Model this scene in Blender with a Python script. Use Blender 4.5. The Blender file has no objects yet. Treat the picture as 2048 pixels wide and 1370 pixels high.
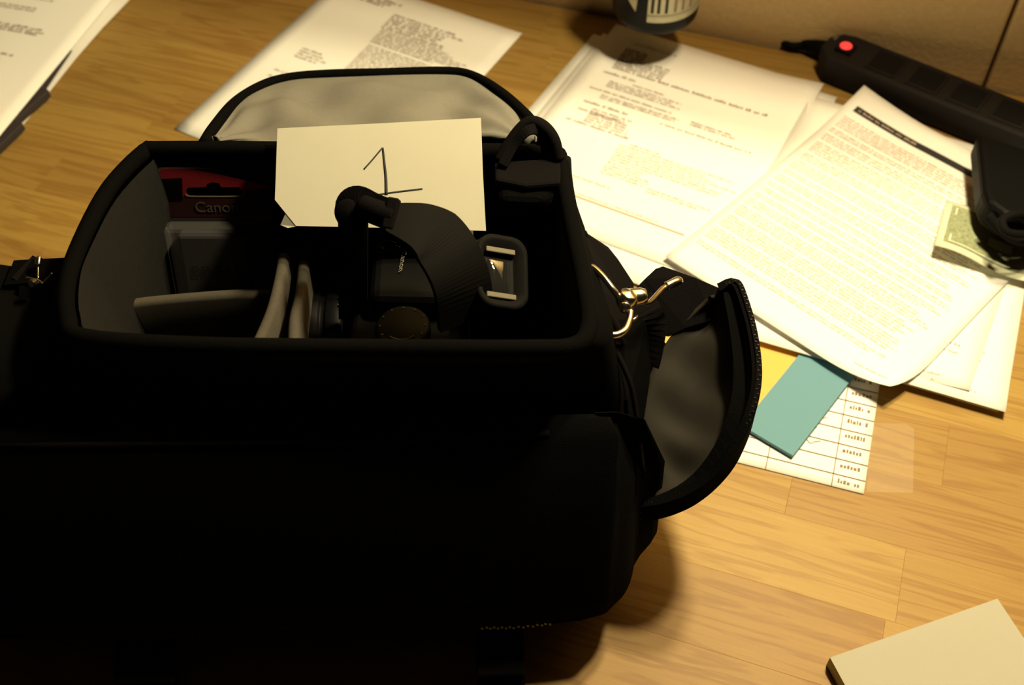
import bpy, bmesh, math, random
from mathutils import Vector, Matrix, Euler
random.seed(7)
V = Vector
scn = bpy.context.scene
col = scn.collection

# ------------------------------------------------------------------ camera, world, lights, exposure
F_PX, PITCH, ROLL, CAM_H = 2276.0, 0.89514, -0.02214, 0.6985
W_PX, H_PX = 2048.0, 1370.0
fwd = V((0, math.cos(PITCH), -math.sin(PITCH)))
up0 = V((0, math.sin(PITCH), math.cos(PITCH)))
rt0 = V((1, 0, 0))
cR, sR = math.cos(ROLL), math.sin(ROLL)
rt = cR * rt0 + sR * up0
up = -sR * rt0 + cR * up0
cam_pos = V((0, 0, CAM_H))
cd = bpy.data.cameras.new('camera')
cam = bpy.data.objects.new('camera', cd)
col.objects.link(cam)
cam.matrix_world = Matrix(((rt.x, up.x, -fwd.x, 0), (rt.y, up.y, -fwd.y, 0), (rt.z, up.z, -fwd.z, CAM_H), (0, 0, 0, 1)))
cd.sensor_width = 36.0
cd.lens = F_PX / W_PX * 36.0
cd.clip_start = 0.02
cd.dof.use_dof = True
cd.dof.focus_distance = 0.70
cd.dof.aperture_fstop = 7.5
scn.camera = cam

world = bpy.data.worlds.new('world')
scn.world = world
world.use_nodes = True
world.node_tree.nodes['Background'].inputs[0].default_value = (1.0, 0.62, 0.34, 1)
world.node_tree.nodes['Background'].inputs[1].default_value = 0.010

def bulb(name, loc, power):
    l = bpy.data.lights.new(name, 'POINT')
    l.energy = power
    l.color = (1.0, 0.83, 0.48)
    l.shadow_soft_size = 0.034
    o = bpy.data.objects.new(name, l)
    o.location = loc
    col.objects.link(o)
LAMP = (V((0.33, 0.60, 0.84)), V((0.31, 0.71, 0.84)))
bulb('lamp_bulb', LAMP[0], 30.0)
bulb('lamp_bulb', LAMP[1], 30.0)

scn.view_settings.view_transform = 'Standard'
scn.view_settings.look = 'None'
scn.view_settings.gamma = 1.0
scn.view_settings.use_curve_mapping = False
scn.view_settings.exposure = 0.0

# ------------------------------------------------------------------ measuring helpers
def ray(px, py):
    return fwd + (px - W_PX / 2) / F_PX * rt - (py - H_PX / 2) / F_PX * up
def at(px, py, z=0.0):
    d = ray(px, py)
    return cam_pos + d * ((z - CAM_H) / d.z)
def onplane(px, py, p0, n):
    d = ray(px, py)
    return cam_pos + d * ((p0 - cam_pos).dot(n) / d.dot(n))

# ------------------------------------------------------------------ materials
def mat(name, color, rough=0.8, metal=0.0, spec=0.3, noise=0.0, nscale=300.0, bump=0.0, emit=None, estr=0.0, sheen=0.0, trans=0.0, alpha=1.0):
    m = bpy.data.materials.new(name)
    m.use_nodes = True
    nt = m.node_tree
    b = nt.nodes['Principled BSDF']
    b.inputs['Base Color'].default_value = (*color, 1)
    b.inputs['Roughness'].default_value = rough
    b.inputs['Metallic'].default_value = metal
    b.inputs['Specular IOR Level'].default_value = spec
    b.inputs['Transmission Weight'].default_value = trans
    b.inputs['Alpha'].default_value = alpha
    if emit:
        b.inputs['Emission Color'].default_value = (*emit, 1)
        b.inputs['Emission Strength'].default_value = estr
    if noise or bump:
        tc = nt.nodes.new('ShaderNodeTexCoord')
        nz = nt.nodes.new('ShaderNodeTexNoise')
        nz.inputs['Scale'].default_value = nscale
        nz.inputs['Detail'].default_value = 3
        nt.links.new(tc.outputs['Object'], nz.inputs['Vector'])
        if noise:
            mx = nt.nodes.new('ShaderNodeMix')
            mx.data_type = 'RGBA'
            mx.inputs['A'].default_value = (*[c * (1 - noise) for c in color], 1)
            mx.inputs['B'].default_value = (*[min(1, c * (1 + noise)) for c in color], 1)
            nt.links.new(nz.outputs['Fac'], mx.inputs['Factor'])
            nt.links.new(mx.outputs['Result'], b.inputs['Base Color'])
        if bump:
            bp = nt.nodes.new('ShaderNodeBump')
            bp.inputs['Strength'].default_value = bump
            bp.inputs['Distance'].default_value = 0.001
            nt.links.new(nz.outputs['Fac'], bp.inputs['Height'])
            nt.links.new(bp.outputs['Normal'], b.inputs['Normal'])
    return m

def wood_mat():
    m = bpy.data.materials.new('laminate_wood')
    m.use_nodes = True
    nt = m.node_tree
    N, L = nt.nodes.new, nt.links.new
    b = nt.nodes['Principled BSDF']
    b.inputs['Roughness'].default_value = 0.5
    b.inputs['Specular IOR Level'].default_value = 0.25
    tc = N('ShaderNodeTexCoord')
    oi = N('ShaderNodeObjectInfo')
    mp = N('ShaderNodeMapping')
    mp.inputs['Scale'].default_value = (2.2, 30.0, 1.0)
    off = N('ShaderNodeVectorMath'); off.operation = 'SCALE'
    off.inputs[0].default_value = (13.7, 7.3, 0)
    L(oi.outputs['Random'], off.inputs['Scale'])
    ad = N('ShaderNodeVectorMath'); ad.operation = 'ADD'
    L(tc.outputs['Object'], ad.inputs[0]); L(off.outputs[0], ad.inputs[1])
    L(ad.outputs[0], mp.inputs['Vector'])
    n1 = N('ShaderNodeTexNoise')
    n1.inputs['Scale'].default_value = 1.6
    n1.inputs['Detail'].default_value = 4
    n1.inputs['Distortion'].default_value = 0.8
    L(mp.outputs[0], n1.inputs['Vector'])
    wv = N('ShaderNodeMath'); wv.operation = 'MULTIPLY'
    wv.inputs[1].default_value = 34.0
    L(n1.outputs['Fac'], wv.inputs[0])
    sn = N('ShaderNodeMath'); sn.operation = 'SINE'
    L(wv.outputs[0], sn.inputs[0])
    rp = N('ShaderNodeValToRGB')
    rp.color_ramp.elements[0].position = 0.55
    rp.color_ramp.elements[0].color = (0, 0, 0, 1)
    rp.color_ramp.elements[1].position = 1.0
    rp.color_ramp.elements[1].color = (1, 1, 1, 1)
    mr = N('ShaderNodeMapRange')
    mr.inputs['From Min'].default_value = -1
    L(sn.outputs[0], mr.inputs['Value'])
    L(mr.outputs[0], rp.inputs['Fac'])
    # fine fibre
    mp2 = N('ShaderNodeMapping'); mp2.inputs['Scale'].default_value = (18, 420, 1)
    L(ad.outputs[0], mp2.inputs['Vector'])
    n2 = N('ShaderNodeTexNoise'); n2.inputs['Scale'].default_value = 1.0; n2.inputs['Detail'].default_value = 3
    L(mp2.outputs[0], n2.inputs['Vector'])
    base = N('ShaderNodeMix'); base.data_type = 'RGBA'
    base.inputs['A'].default_value = (0.315, 0.190, 0.054, 1)
    base.inputs['B'].default_value = (0.400, 0.270, 0.072, 1)
    L(oi.outputs['Random'], base.inputs['Factor'])
    g1 = N('ShaderNodeMix'); g1.data_type = 'RGBA'; g1.blend_type = 'MULTIPLY'
    g1.inputs['B'].default_value = (0.72, 0.60, 0.50, 1)
    gf = N('ShaderNodeMath'); gf.operation = 'MULTIPLY'; gf.inputs[1].default_value = 0.62
    L(rp.outputs['Color'], gf.inputs[0])
    L(gf.outputs[0], g1.inputs['Factor']); L(base.outputs['Result'], g1.inputs['A'])
    g2 = N('ShaderNodeMix'); g2.data_type = 'RGBA'; g2.blend_type = 'MULTIPLY'
    g2.inputs['B'].default_value = (0.74, 0.66, 0.58, 1)
    L(n2.outputs['Fac'], g2.inputs['Factor']); L(g1.outputs['Result'], g2.inputs['A'])
    L(g2.outputs['Result'], b.inputs['Base Color'])
    return m

M = {}
M['wood'] = wood_mat()
M['paper'] = mat('white_paper', (0.86, 0.85, 0.82), 0.9, spec=0.1)
M['ink'] = mat('printed_ink', (0.24, 0.17, 0.13), 0.9, spec=0.1)
M['ink_pale'] = mat('pale_printed_ink', (0.44, 0.31, 0.25), 0.9, spec=0.1)
M['ink_faint'] = mat('faint_printed_ink', (0.56, 0.43, 0.36), 0.9, spec=0.1)
M['ink_dark'] = mat('dark_ink', (0.035, 0.035, 0.035), 0.9, spec=0.1)
M['yellow'] = mat('yellow_paper', (0.385, 0.375, 0.32), 0.9, spec=0.1, noise=0.03, nscale=30)
M['orange'] = mat('orange_paper', (0.72, 0.44, 0.12), 0.9, spec=0.1)
M['blue'] = mat('blue_paper', (0.135, 0.28, 0.36), 0.9, spec=0.1)
M['nylon'] = mat('black_nylon', (0.0022, 0.0022, 0.0024), 0.9, spec=0.02, bump=0.3, nscale=900)
M['web'] = mat('black_webbing', (0.0050, 0.0044, 0.0048), 0.9, spec=0.02, bump=0.35, nscale=1400)
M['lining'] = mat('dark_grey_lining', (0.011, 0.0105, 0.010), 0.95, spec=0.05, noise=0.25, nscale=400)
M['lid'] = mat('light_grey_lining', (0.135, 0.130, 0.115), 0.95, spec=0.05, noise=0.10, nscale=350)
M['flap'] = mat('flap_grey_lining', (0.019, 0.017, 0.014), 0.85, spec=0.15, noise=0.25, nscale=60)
M['pad'] = mat('grey_divider_padding', (0.062, 0.055, 0.045), 0.95, spec=0.05, noise=0.2, nscale=500)
M['metal'] = mat('polished_nickel', (0.75, 0.70, 0.58), 0.18, metal=1.0)
M['blackplastic'] = mat('black_plastic', (0.003, 0.003, 0.0033), 0.5, spec=0.06)
M['stripplastic'] = mat('power_strip_black_plastic', (0.013, 0.011, 0.011), 0.6, spec=0.15, bump=0.2, nscale=500)
M['socket'] = mat('socket_black', (0.006, 0.006, 0.006), 0.7, spec=0.1)
M['rubber'] = mat('black_rubber', (0.0030, 0.0026, 0.0026), 0.8, spec=0.10)
M['camgrey'] = mat('camera_grey_plastic', (0.005, 0.005, 0.005), 0.6, spec=0.12)
M['plate'] = mat('grey_plate', (0.10, 0.09, 0.06), 0.6)
M['white'] = mat('white_lettering', (0.30, 0.28, 0.22), 0.7)
M['led'] = mat('red_glowing_switch', (0.8, 0.05, 0.04), 0.4, emit=(1.0, 0.06, 0.05), estr=0.9)
M['red'] = mat('red_card', (0.26, 0.012, 0.02), 0.7, spec=0.3)
M['darkred'] = mat('dark_red_card', (0.03, 0.005, 0.007), 0.7, spec=0.3)
M['blister'] = mat('grey_card_behind_plastic', (0.035, 0.032, 0.035), 0.6)
M['battery'] = mat('battery_dark_grey', (0.02, 0.019, 0.022), 0.5)
M['clear'] = mat('clear_plastic', (0.9, 0.9, 0.9), 0.12, spec=0.4, alpha=0.03)
M['tape'] = mat('clear_tape', (0.95, 0.85, 0.7), 0.5, spec=0.2, alpha=0.045)
M['glass'] = mat('viewfinder_glass', (0.01, 0.01, 0.01), 0.03, spec=0.9)
M['bill'] = mat('banknote_paper', (0.62, 0.64, 0.48), 0.9, spec=0.1, noise=0.1, nscale=200)
M['billink'] = mat('banknote_green_ink', (0.27, 0.30, 0.18), 0.9, spec=0.1, noise=0.7, nscale=380)
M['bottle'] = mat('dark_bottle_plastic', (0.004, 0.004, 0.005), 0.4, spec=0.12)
M['silver'] = mat('silver_label', (0.42, 0.40, 0.28), 0.4, metal=0.3, noise=0.2, nscale=120)
M['fabricwall'] = mat('wall_textured_beige', (0.60, 0.44, 0.22), 0.95, spec=0.05, noise=0.15, nscale=220, bump=0.5)
M['folder'] = mat('dark_folder', (0.035, 0.028, 0.03), 0.7)
M['zip'] = mat('zipper_teeth', (0.16, 0.14, 0.08), 0.5, metal=0.4)  # pale tone, used only on stretches where the teeth catch light
M['zipdark'] = mat('dark_zipper_coil', (0.008, 0.007, 0.006), 0.6)
M['floor'] = mat('brown_floor', (0.12, 0.09, 0.07), 0.9)
M['blocker'] = mat('half_light_blocker', (0.35, 0.33, 0.30), 0.2)  # tint passing half the light, for the board added out of view
_nt = M['blocker'].node_tree
_nt.nodes.clear()
_o = _nt.nodes.new('ShaderNodeOutputMaterial'); _t = _nt.nodes.new('ShaderNodeBsdfTransparent')
_t.inputs[0].default_value = (0.50, 0.47, 0.46, 1)
_nt.links.new(_t.outputs[0], _o.inputs[0])

# ------------------------------------------------------------------ builders
def tag(o, label=None, cat=None, group=None, kind=None):
    if label: o['label'] = label
    if cat: o['category'] = cat
    if group: o['group'] = group
    if kind: o['kind'] = kind
    return o
def empty(name, loc=(0, 0, 0), label=None, cat=None, group=None, kind=None):
    o = bpy.data.objects.new(name, None)
    o.empty_display_size = 0.02
    o.location = loc
    col.objects.link(o)
    return tag(o, label, cat, group, kind)
def link(name, me, m, parent=None, smooth=False):
    me.materials.append(m)
    if smooth:
        for p in me.polygons: p.use_smooth = True
    o = bpy.data.objects.new(name, me)
    col.objects.link(o)
    if parent is not None:
        o.parent = parent
        # meshes are modelled in world space: undo every parent offset
        q = parent; mtx = Matrix.Identity(4)
        while q is not None:
            mtx = q.matrix_basis @ mtx
            q = q.parent
        o.matrix_parent_inverse = Matrix.Identity(4)
        o.matrix_basis = mtx.inverted()
    return o
def mesh(name, vs, fs, m, parent=None, smooth=False):
    me = bpy.data.meshes.new(name)
    me.from_pydata([tuple(v) for v in vs], [], fs)
    bm = bmesh.new(); bm.from_mesh(me)
    bmesh.ops.recalc_face_normals(bm, faces=bm.faces)
    bm.to_mesh(me); bm.free()
    return link(name, me, m, parent, smooth)
def solid(o, t, off=-1.0):
    s = o.modifiers.new('solid', 'SOLIDIFY'); s.thickness = t; s.offset = off
    return o
def bev(o, w, n=2):
    s = o.modifiers.new('bevel', 'BEVEL'); s.width = w; s.segments = n; s.limit_method = 'ANGLE'
    return o
def cr(pts, n, closed=False):
    """Catmull-Rom through pts (tuples of any length), n samples per span."""
    P = [list(p) for p in pts]
    out = []
    k = len(P)
    for i in range(k if closed else k - 1):
        if closed: a, b, c, d = P[(i - 1) % k], P[i], P[(i + 1) % k], P[(i + 2) % k]
        else: a, b, c, d = P[max(i - 1, 0)], P[i], P[i + 1], P[min(i + 2, k - 1)]
        for j in range(n):
            t = j / n
            out.append([0.5 * (2 * q + (r - p) * t + (2 * p - 5 * q + 4 * r - s) * t * t + (3 * q - p - 3 * r + s) * t ** 3) for p, q, r, s in zip(a, b, c, d)])
    if not closed: out.append(P[-1])
    return out
def sweep(name, pts, section, m, parent=None, hint=V((0, 0, 1)), closed=False, smooth=True, n=4, raw=False):
    """section: list of (side, normal) pairs, or a function of t giving them."""
    P = [V(p) for p in (pts if raw else cr([tuple(p) for p in pts], n, closed))]
    vs, fs = [], []
    N = len(P); S = None
    for i, p in enumerate(P):
        if closed: t = P[(i + 1) % N] - P[i - 1]
        else: t = P[min(i + 1, N - 1)] - P[max(i - 1, 0)]
        t.normalize()
        h = hint(i / max(N - 1, 1)) if callable(hint) else hint
        side = t.cross(h)
        if side.length < 1e-4: side = t.cross(V((0.3, 1, 0.2)))
        side.normalize()
        nn = side.cross(t).normalized()
        sec = section(i / max(N - 1, 1)) if callable(section) else section
        S = len(sec)
        vs += [p + side * a + nn * b for a, b in sec]
    for i in range(N if closed else N - 1):
        for j in range(S):
            a, b = i * S + j, i * S + (j + 1) % S
            c, d = ((i + 1) % N) * S + (j + 1) % S, ((i + 1) % N) * S + j
            fs.append((a, b, c, d))
    if not closed:
        fs.append(tuple(range(S))[::-1]); fs.append(tuple((N - 1) * S + j for j in range(S)))
    return mesh(name, vs, fs, m, parent, smooth)
def circ(r, k=10): return [(r * math.cos(2 * math.pi * i / k), r * math.sin(2 * math.pi * i / k)) for i in range(k)]
def rect(w, t): return [(-w / 2, -t / 2), (w / 2, -t / 2), (w / 2, t / 2), (-w / 2, t / 2)]
def tube(name, pts, r, m, parent=None, closed=False, n=4, k=10): return sweep(name, pts, circ(r, k), m, parent, closed=closed, n=n)
def ribbon(name, pts, w, t, m, parent=None, hint=V((0, 0, 1)), n=5):
    o = sweep(name, pts, (lambda q: rect(w(q), t)) if callable(w) else rect(w, t), m, parent, hint=hint, n=n, smooth=False)
    return o
def grid(name, f, nu, nv, m, parent=None, thick=0.0, smooth=True, off=-1.0):
    vs = [f(i / nu, j / nv) for j in range(nv + 1) for i in range(nu + 1)]
    fs = [(j * (nu + 1) + i, j * (nu + 1) + i + 1, (j + 1) * (nu + 1) + i + 1, (j + 1) * (nu + 1) + i) for j in range(nv) for i in range(nu)]
    me = bpy.data.meshes.new(name)
    me.from_pydata([tuple(v) for v in vs], [], fs)
    o = link(name, me, m, parent, smooth)
    if thick: solid(o, thick, off)
    return o
def prism(name, outline, z0, z1, m, parent=None, bevel=0.0, seg=2):
    """outline: list of (x, y) -> straight solid between two heights"""
    k = len(outline)
    vs = [V((x, y, z0)) for x, y in outline] + [V((x, y, z1)) for x, y in outline]
    fs = [tuple(range(k))[::-1], tuple(range(k, 2 * k))] + [(i, (i + 1) % k, k + (i + 1) % k, k + i) for i in range(k)]
    o = mesh(name, vs, fs, m, parent)
    if bevel: bev(o, bevel, seg)
    return o
def box(name, c, size, m, parent=None, bevel=0.0, ax=None, seg=2):
    """ax: 3 unit axes"""
    ax = ax or (V((1, 0, 0)), V((0, 1, 0)), V((0, 0, 1)))
    c = V(c)
    vs = [c + ax[0] * sx * size[0] / 2 + ax[1] * sy * size[1] / 2 + ax[2] * sz * size[2] / 2 for sx in (-1, 1) for sy in (-1, 1) for sz in (-1, 1)]
    fs = [(0, 1, 3, 2), (4, 6, 7, 5), (0, 4, 5, 1), (2, 3, 7, 6), (0, 2, 6, 4), (1, 5, 7, 3)]
    o = mesh(name, vs, fs, m, parent)
    if bevel: bev(o, bevel, seg)
    return o
def lathe(name, prof, c, m, parent=None, axis=V((0, 0, 1)), k=40, a0=0.0, a1=2 * math.pi):
    axis = V(axis).normalized(); c = V(c)
    u = axis.orthogonal().normalized() if abs(axis.z) < 0.99 else V((1, 0, 0))
    w = axis.cross(u)
    full = abs(a1 - a0 - 2 * math.pi) < 1e-6
    K = k if full else k + 1
    vs = [c + axis * h + (u * math.cos(a0 + (a1 - a0) * i / k) + w * math.sin(a0 + (a1 - a0) * i / k)) * r for r, h in prof for i in range(K)]
    fs = []
    for j in range(len(prof) - 1):
        for i in range(k):
            b = (i + 1) % K if full else i + 1
            fs.append((j * K + i, j * K + b, (j + 1) * K + b, (j + 1) * K + i))
    if full:
        if prof[0][0] > 1e-5: fs.append(tuple(range(K))[::-1])
        if prof[-1][0] > 1e-5: fs.append(tuple((len(prof) - 1) * K + i for i in range(K)))
    o = mesh(name, vs, fs, m, parent, True)
    return bev(o, 0.0004, 1) if full else o
def polyplate(name, pts, m, parent=None, thick=0.001, holes=(), off=0.0):
    """flat or gently warped plate from an outline of 3-D points, with optional holes"""
    bm = bmesh.new()
    edges = []
    for loop in [pts] + list(holes):
        vv = [bm.verts.new(p) for p in loop]
        edges += [bm.edges.new((vv[i], vv[(i + 1) % len(vv)])) for i in range(len(vv))]
    bmesh.ops.triangle_fill(bm, use_beauty=True, use_dissolve=False, edges=edges)
    bmesh.ops.recalc_face_normals(bm, faces=bm.faces)
    me = bpy.data.meshes.new(name); bm.to_mesh(me); bm.free()
    o = link(name, me, m, parent)
    return solid(o, thick, off)
def text(name, s, origin, ax, ay, size, m, parent=None):
    cu = bpy.data.curves.new(name, 'FONT')
    cu.body = s; cu.size = size; cu.extrude = 0.00008; cu.align_x = 'CENTER'; cu.align_y = 'CENTER'
    tmp = bpy.data.objects.new(name, cu)
    ax = V(ax).normalized(); n = ax.cross(V(ay)).normalized(); ay = n.cross(ax)
    me = bpy.data.meshes.new_from_object(tmp)
    bpy.data.objects.remove(tmp)
    o_ = V(origin)
    for v in me.vertices: v.co = o_ + ax * v.co.x + ay * v.co.y + n * v.co.z
    me.materials.clear()
    return link(name, me, m, parent)

# ------------------------------------------------------------------ the setting: wall, floor, desk
WA = math.radians(-20.0)
wx = V((math.cos(WA), math.sin(WA), 0)); wy = V((-math.sin(WA), math.cos(WA), 0))
W0 = V((0.10, 0.985, 0))
def wp(s, t, z=0.0): return W0 + wx * s + wy * t + V((0, 0, z))
floor = box('floor', (0.3, 0.3, -0.76), (5, 5, 0.04), M['floor']); tag(floor, kind='structure')
wall = box('wall_back', wp(0.2, 0.06, 0.2), (4.0, 0.06, 1.9), M['fabricwall'], ax=(wx, wy, V((0, 0, 1)))); tag(wall, kind='structure')
def panel(s0, s1):
    c = wp((s0 + s1) / 2, 0.016, 0.35)
    return box('panel', c, (s1 - s0, 0.028, 1.4), M['fabricwall'], wall, 0.0035, ax=(wx, wy, V((0, 0, 1))))
sm = 0.376
panel(-1.7, -1.06); panel(-1.057, sm - 0.0015 - 0.7); panel(sm - 0.6985, sm - 0.0015); panel(sm + 0.0015, sm + 0.7); panel(sm + 0.703, 1.9)
# unseen tinted board added above the desk back to halve the light there
SH = 0.42
sh_front = V((0.254, 0.748, SH))
shd = math.radians(-23); sx_ = V((math.cos(shd), math.sin(shd), 0)); sy_ = V((-math.sin(shd), math.cos(shd), 0))
o = box('unseen_light_blocker', sh_front + sy_ * 0.11, (2.4, 0.22, 0.006), M['blocker'], ax=(sx_, sy_, V((0, 0, 1)))); tag(o, kind='structure')

desk = empty('desk', wp(0, -0.5, 0), 'wood laminate desk top of staggered staves along the wall', 'desk')
box('desk_board', wp(0.1, -0.525, -0.0165), (2.6, 1.05, 0.025), M['folder'], desk, ax=(wx, wy, V((0, 0, 1))))
random.seed(21)
ROWW = 0.0575
dfix = math.radians(-19.0)
nrow = 18
plank_i = 0
for r in range(nrow):
    t1 = -0.0015 - r * ROWW; t0 = t1 - ROWW + 0.00004
    s = -0.95 - random.random() * 0.3
    if r in (0, 1): s = -0.47 - 0.36
    while s < 1.05:
        ln = random.choice((0.22, 0.29, 0.36, 0.42))
        s0, s1 = s, s + ln - 0.00006
        s += ln
        cx_, cy_ = (s0 + s1) / 2, (t0 + t1) / 2
        me = bpy.data.meshes.new('plank')
        hx, hy = (s1 - s0) / 2, (t1 - t0) / 2
        vs = [(sx * hx, sy * hy, z) for z in (-0.004, -0.00006) for sx, sy in ((-1, -1), (1, -1), (1, 1), (-1, 1))] + [(sx * (hx - 0.00015), sy * (hy - 0.00015), 0) for sx, sy in ((-1, -1), (1, -1), (1, 1), (-1, 1))]
        fs = [(3, 2, 1, 0)] + [(i, (i + 1) % 4, 4 + (i + 1) % 4, 4 + i) for i in range(4)] + [(4 + i, 4 + (i + 1) % 4, 8 + (i + 1) % 4, 8 + i) for i in range(4)] + [(8, 9, 10, 11)]
        me.from_pydata(vs, [], fs); me.materials.append(M['wood'])
        p = bpy.data.objects.new('plank', me); col.objects.link(p)
        p.parent = desk
        p.location = wp(cx_, cy_) - desk.location
        p.rotation_euler = (0, 0, WA)
        plank_i += 1

# ------------------------------------------------------------------ sheets of paper
def sheet(name, O, ang, w, h, z, parent=None, lift=None, m=None, thick=0.0003, nu=14, nv=18):
    """O: top-left corner (x, y); x runs along ang, y down the page; lift(u, v) in metres."""
    ax = V((math.cos(ang), math.sin(ang), 0)); ay = V((math.sin(ang), -math.cos(ang), 0))
    def S(x, y, dz=0.0):
        l = lift(x / w, y / h) if lift else 0.0
        dx = dy = 0.0
        if isinstance(l, tuple): l, dx, dy = l
        return V((O[0], O[1], z)) + ax * (x + dx) + ay * (y + dy) + V((0, 0, l + dz))
    o = grid(name, lambda a, b: S(a * w, b * h), nu, nv, m or M['paper'], parent, thick, off=-1.0)
    # make the faces look up
    me = o.data
    if me.polygons[0].normal.z < 0: me.flip_normals()
    return o, S
def glyphs(S, specs, m, parent, name='printed_text', seed=1, rag=0.0):
    """specs: (v0, v1, pitch, u0, u1, glyph height); letters as small ink marks lying on the page."""
    rnd = random.Random(seed)
    vs, fs = [], []
    for v0, v1, pitch, u0, u1, gh in specs:
        v = v0
        while v <= v1 + 1e-6:
            u = u0
            end = u1 - (rnd.random() * rag * (u1 - u0))
            while u < end:
                word = rnd.randint(2, 9)
                for _ in range(word):
                    gw = gh * rnd.uniform(0.35, 0.75)
                    if u + gw > end: break
                    hh = gh * rnd.choice((0.75, 0.8, 1.0, 1.2))
                    k = len(vs)
                    for a, b in ((u, v), (u + gw, v), (u + gw, v - hh), (u, v - hh)): vs.append(S(a, b, 0.0004))
                    fs.append((k, k + 3, k + 2, k + 1))
                    u += gw + gh * 0.22
                u += gh * 0.8
            v += pitch
    me = bpy.data.meshes.new(name); me.from_pydata([tuple(v) for v in vs], [], fs)
    return tag(link(name, me, m, parent), kind='stuff')
def bars(S, specs, m, parent, name='printed_bar'):
    vs, fs = [], []
    for u0, v0, u1, v1 in specs:
        n = max(1, int(abs(u1 - u0) / 0.008)); q = max(1, int(abs(v1 - v0) / 0.012))
        for i in range(n):
            for j in range(q):
                a0, a1 = u0 + (u1 - u0) * i / n, u0 + (u1 - u0) * (i + 1) / n
                b0, b1 = v0 + (v1 - v0) * j / q, v0 + (v1 - v0) * (j + 1) / q
                k = len(vs)
                vs += [S(a0, b0, 0.0005), S(a1, b0, 0.0005), S(a1, b1, 0.0005), S(a0, b1, 0.0005)]
                fs.append((k, k + 1, k + 2, k + 3))
    me = bpy.data.meshes.new(name); me.from_pydata([tuple(v) for v in vs], [], fs)
    return link(name, me, m, parent)
D2R = math.radians
# A: sheet behind the bag
pa, SA = sheet('paper_sheet', (-0.1697, 1.0664 - 0.002), D2R(-30.1), 0.2159, 0.2794, 0.0012)
tag(pa, 'white printed sheet lying behind the open lid of the black bag', 'paper')
glyphs(SA, [(0.020, 0.030, 0.0045, 0.03, 0.09, 0.003), (0.036, 0.06, 0.0045, 0.085, 0.175, 0.0026), (0.062, 0.085, 0.0036, 0.088, 0.195, 0.0018),
            (0.09, 0.20, 0.0036, 0.09, 0.19, 0.0018), (0.125, 0.14, 0.0045, 0.035, 0.07, 0.002), (0.165, 0.24, 0.01, 0.03, 0.075, 0.002)], M['ink'], pa, seed=3, rag=0.35)
# B2 and a third sheet under B
pb2, SB2 = sheet('paper_sheet', (0.0885, 0.9525), D2R(-31.0), 0.2159, 0.2794, 0.0012)
tag(pb2, 'white sheet mostly hidden, its left edge sticking out under the typed letter', 'paper')
glyphs(SB2, [(0.14, 0.149, 0.0045, 0.012, 0.035, 0.0022)], M['ink'], pb2, seed=5)
pb3, SB3 = sheet('paper_sheet', (0.1215, 0.9485), D2R(-28.4), 0.2159, 0.2794, 0.0022)
tag(pb3, 'white sheet under the typed letter, right edge just showing', 'paper')
pb4, SB4 = sheet('paper_sheet', (0.098, 0.951), D2R(-30.0), 0.2159, 0.2880, 0.0030)
tag(pb4, 'white sheet under the typed letter, bottom edge just showing', 'paper')
pb, SB = sheet('paper_sheet', (0.1119, 0.9640), D2R(-29.3), 0.2159, 0.2794, 0.0042, lift=lambda u, v: 0.0008 * math.sin(3 * v) + 0.004 * max(0, u - 0.8) * 5 * max(0, 1 - v * 2))
tag(pb, 'typed letter on white paper, top of the stack right of the bag lid', 'paper')
glyphs(SB, [(0.022, 0.022, 0.01, 0.030, 0.075, 0.0018)], M['ink_pale'], pb, seed=9)
glyphs(SB, [(0.034, 0.066, 0.0040, 0.026, 0.050, 0.0026), (0.046, 0.062, 0.0040, 0.050, 0.078, 0.0022)], M['ink'], pb, seed=10)
glyphs(SB, [(0.0665, 0.0665, 0.01, 0.052, 0.185, 0.0030), (0.076, 0.079, 0.0035, 0.022, 0.056, 0.0026), (0.082, 0.082, 0.01, 0.055, 0.090, 0.0018)], M['ink'], pb, seed=11)
glyphs(SB, [(0.087, 0.097, 0.0036, 0.033, 0.115, 0.0018), (0.103, 0.106, 0.0034, 0.020, 0.125, 0.0020), (0.106, 0.111, 0.0036, 0.125, 0.175, 0.0018),
            (0.109, 0.113, 0.0034, 0.035, 0.12, 0.0019), (0.121, 0.121, 0.01, 0.1, 0.195, 0.0019),
            (0.124, 0.124, 0.01, 0.024, 0.070, 0.0026), (0.131, 0.150, 0.0037, 0.036, 0.083, 0.0020), (0.136, 0.136, 0.01, 0.024, 0.08, 0.0022),
            (0.154, 0.157, 0.0033, 0.020, 0.088, 0.0026), (0.160, 0.160, 0.01, 0.088, 0.125, 0.0018)], M['ink'], pb, seed=12, rag=0.2)
glyphs(SB, [(0.164, 0.186, 0.0036, 0.080, 0.200, 0.0018), (0.190, 0.205, 0.0036, 0.080, 0.125, 0.0018), (0.205, 0.212, 0.0036, 0.125, 0.195, 0.0018), (0.22, 0.22, 0.01, 0.02, 0.10, 0.0018)], M['ink_pale'], pb, seed=13, rag=0.3)
bars(SB, [(0.02, 0.2405, 0.176, 0.2420)], M['ink_pale'], pb, 'printed_rule')
glyphs(SB, [(0.2385, 0.2385, 0.01, 0.03, 0.15, 0.0017)], M['ink_pale'], pb, seed=14)
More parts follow.
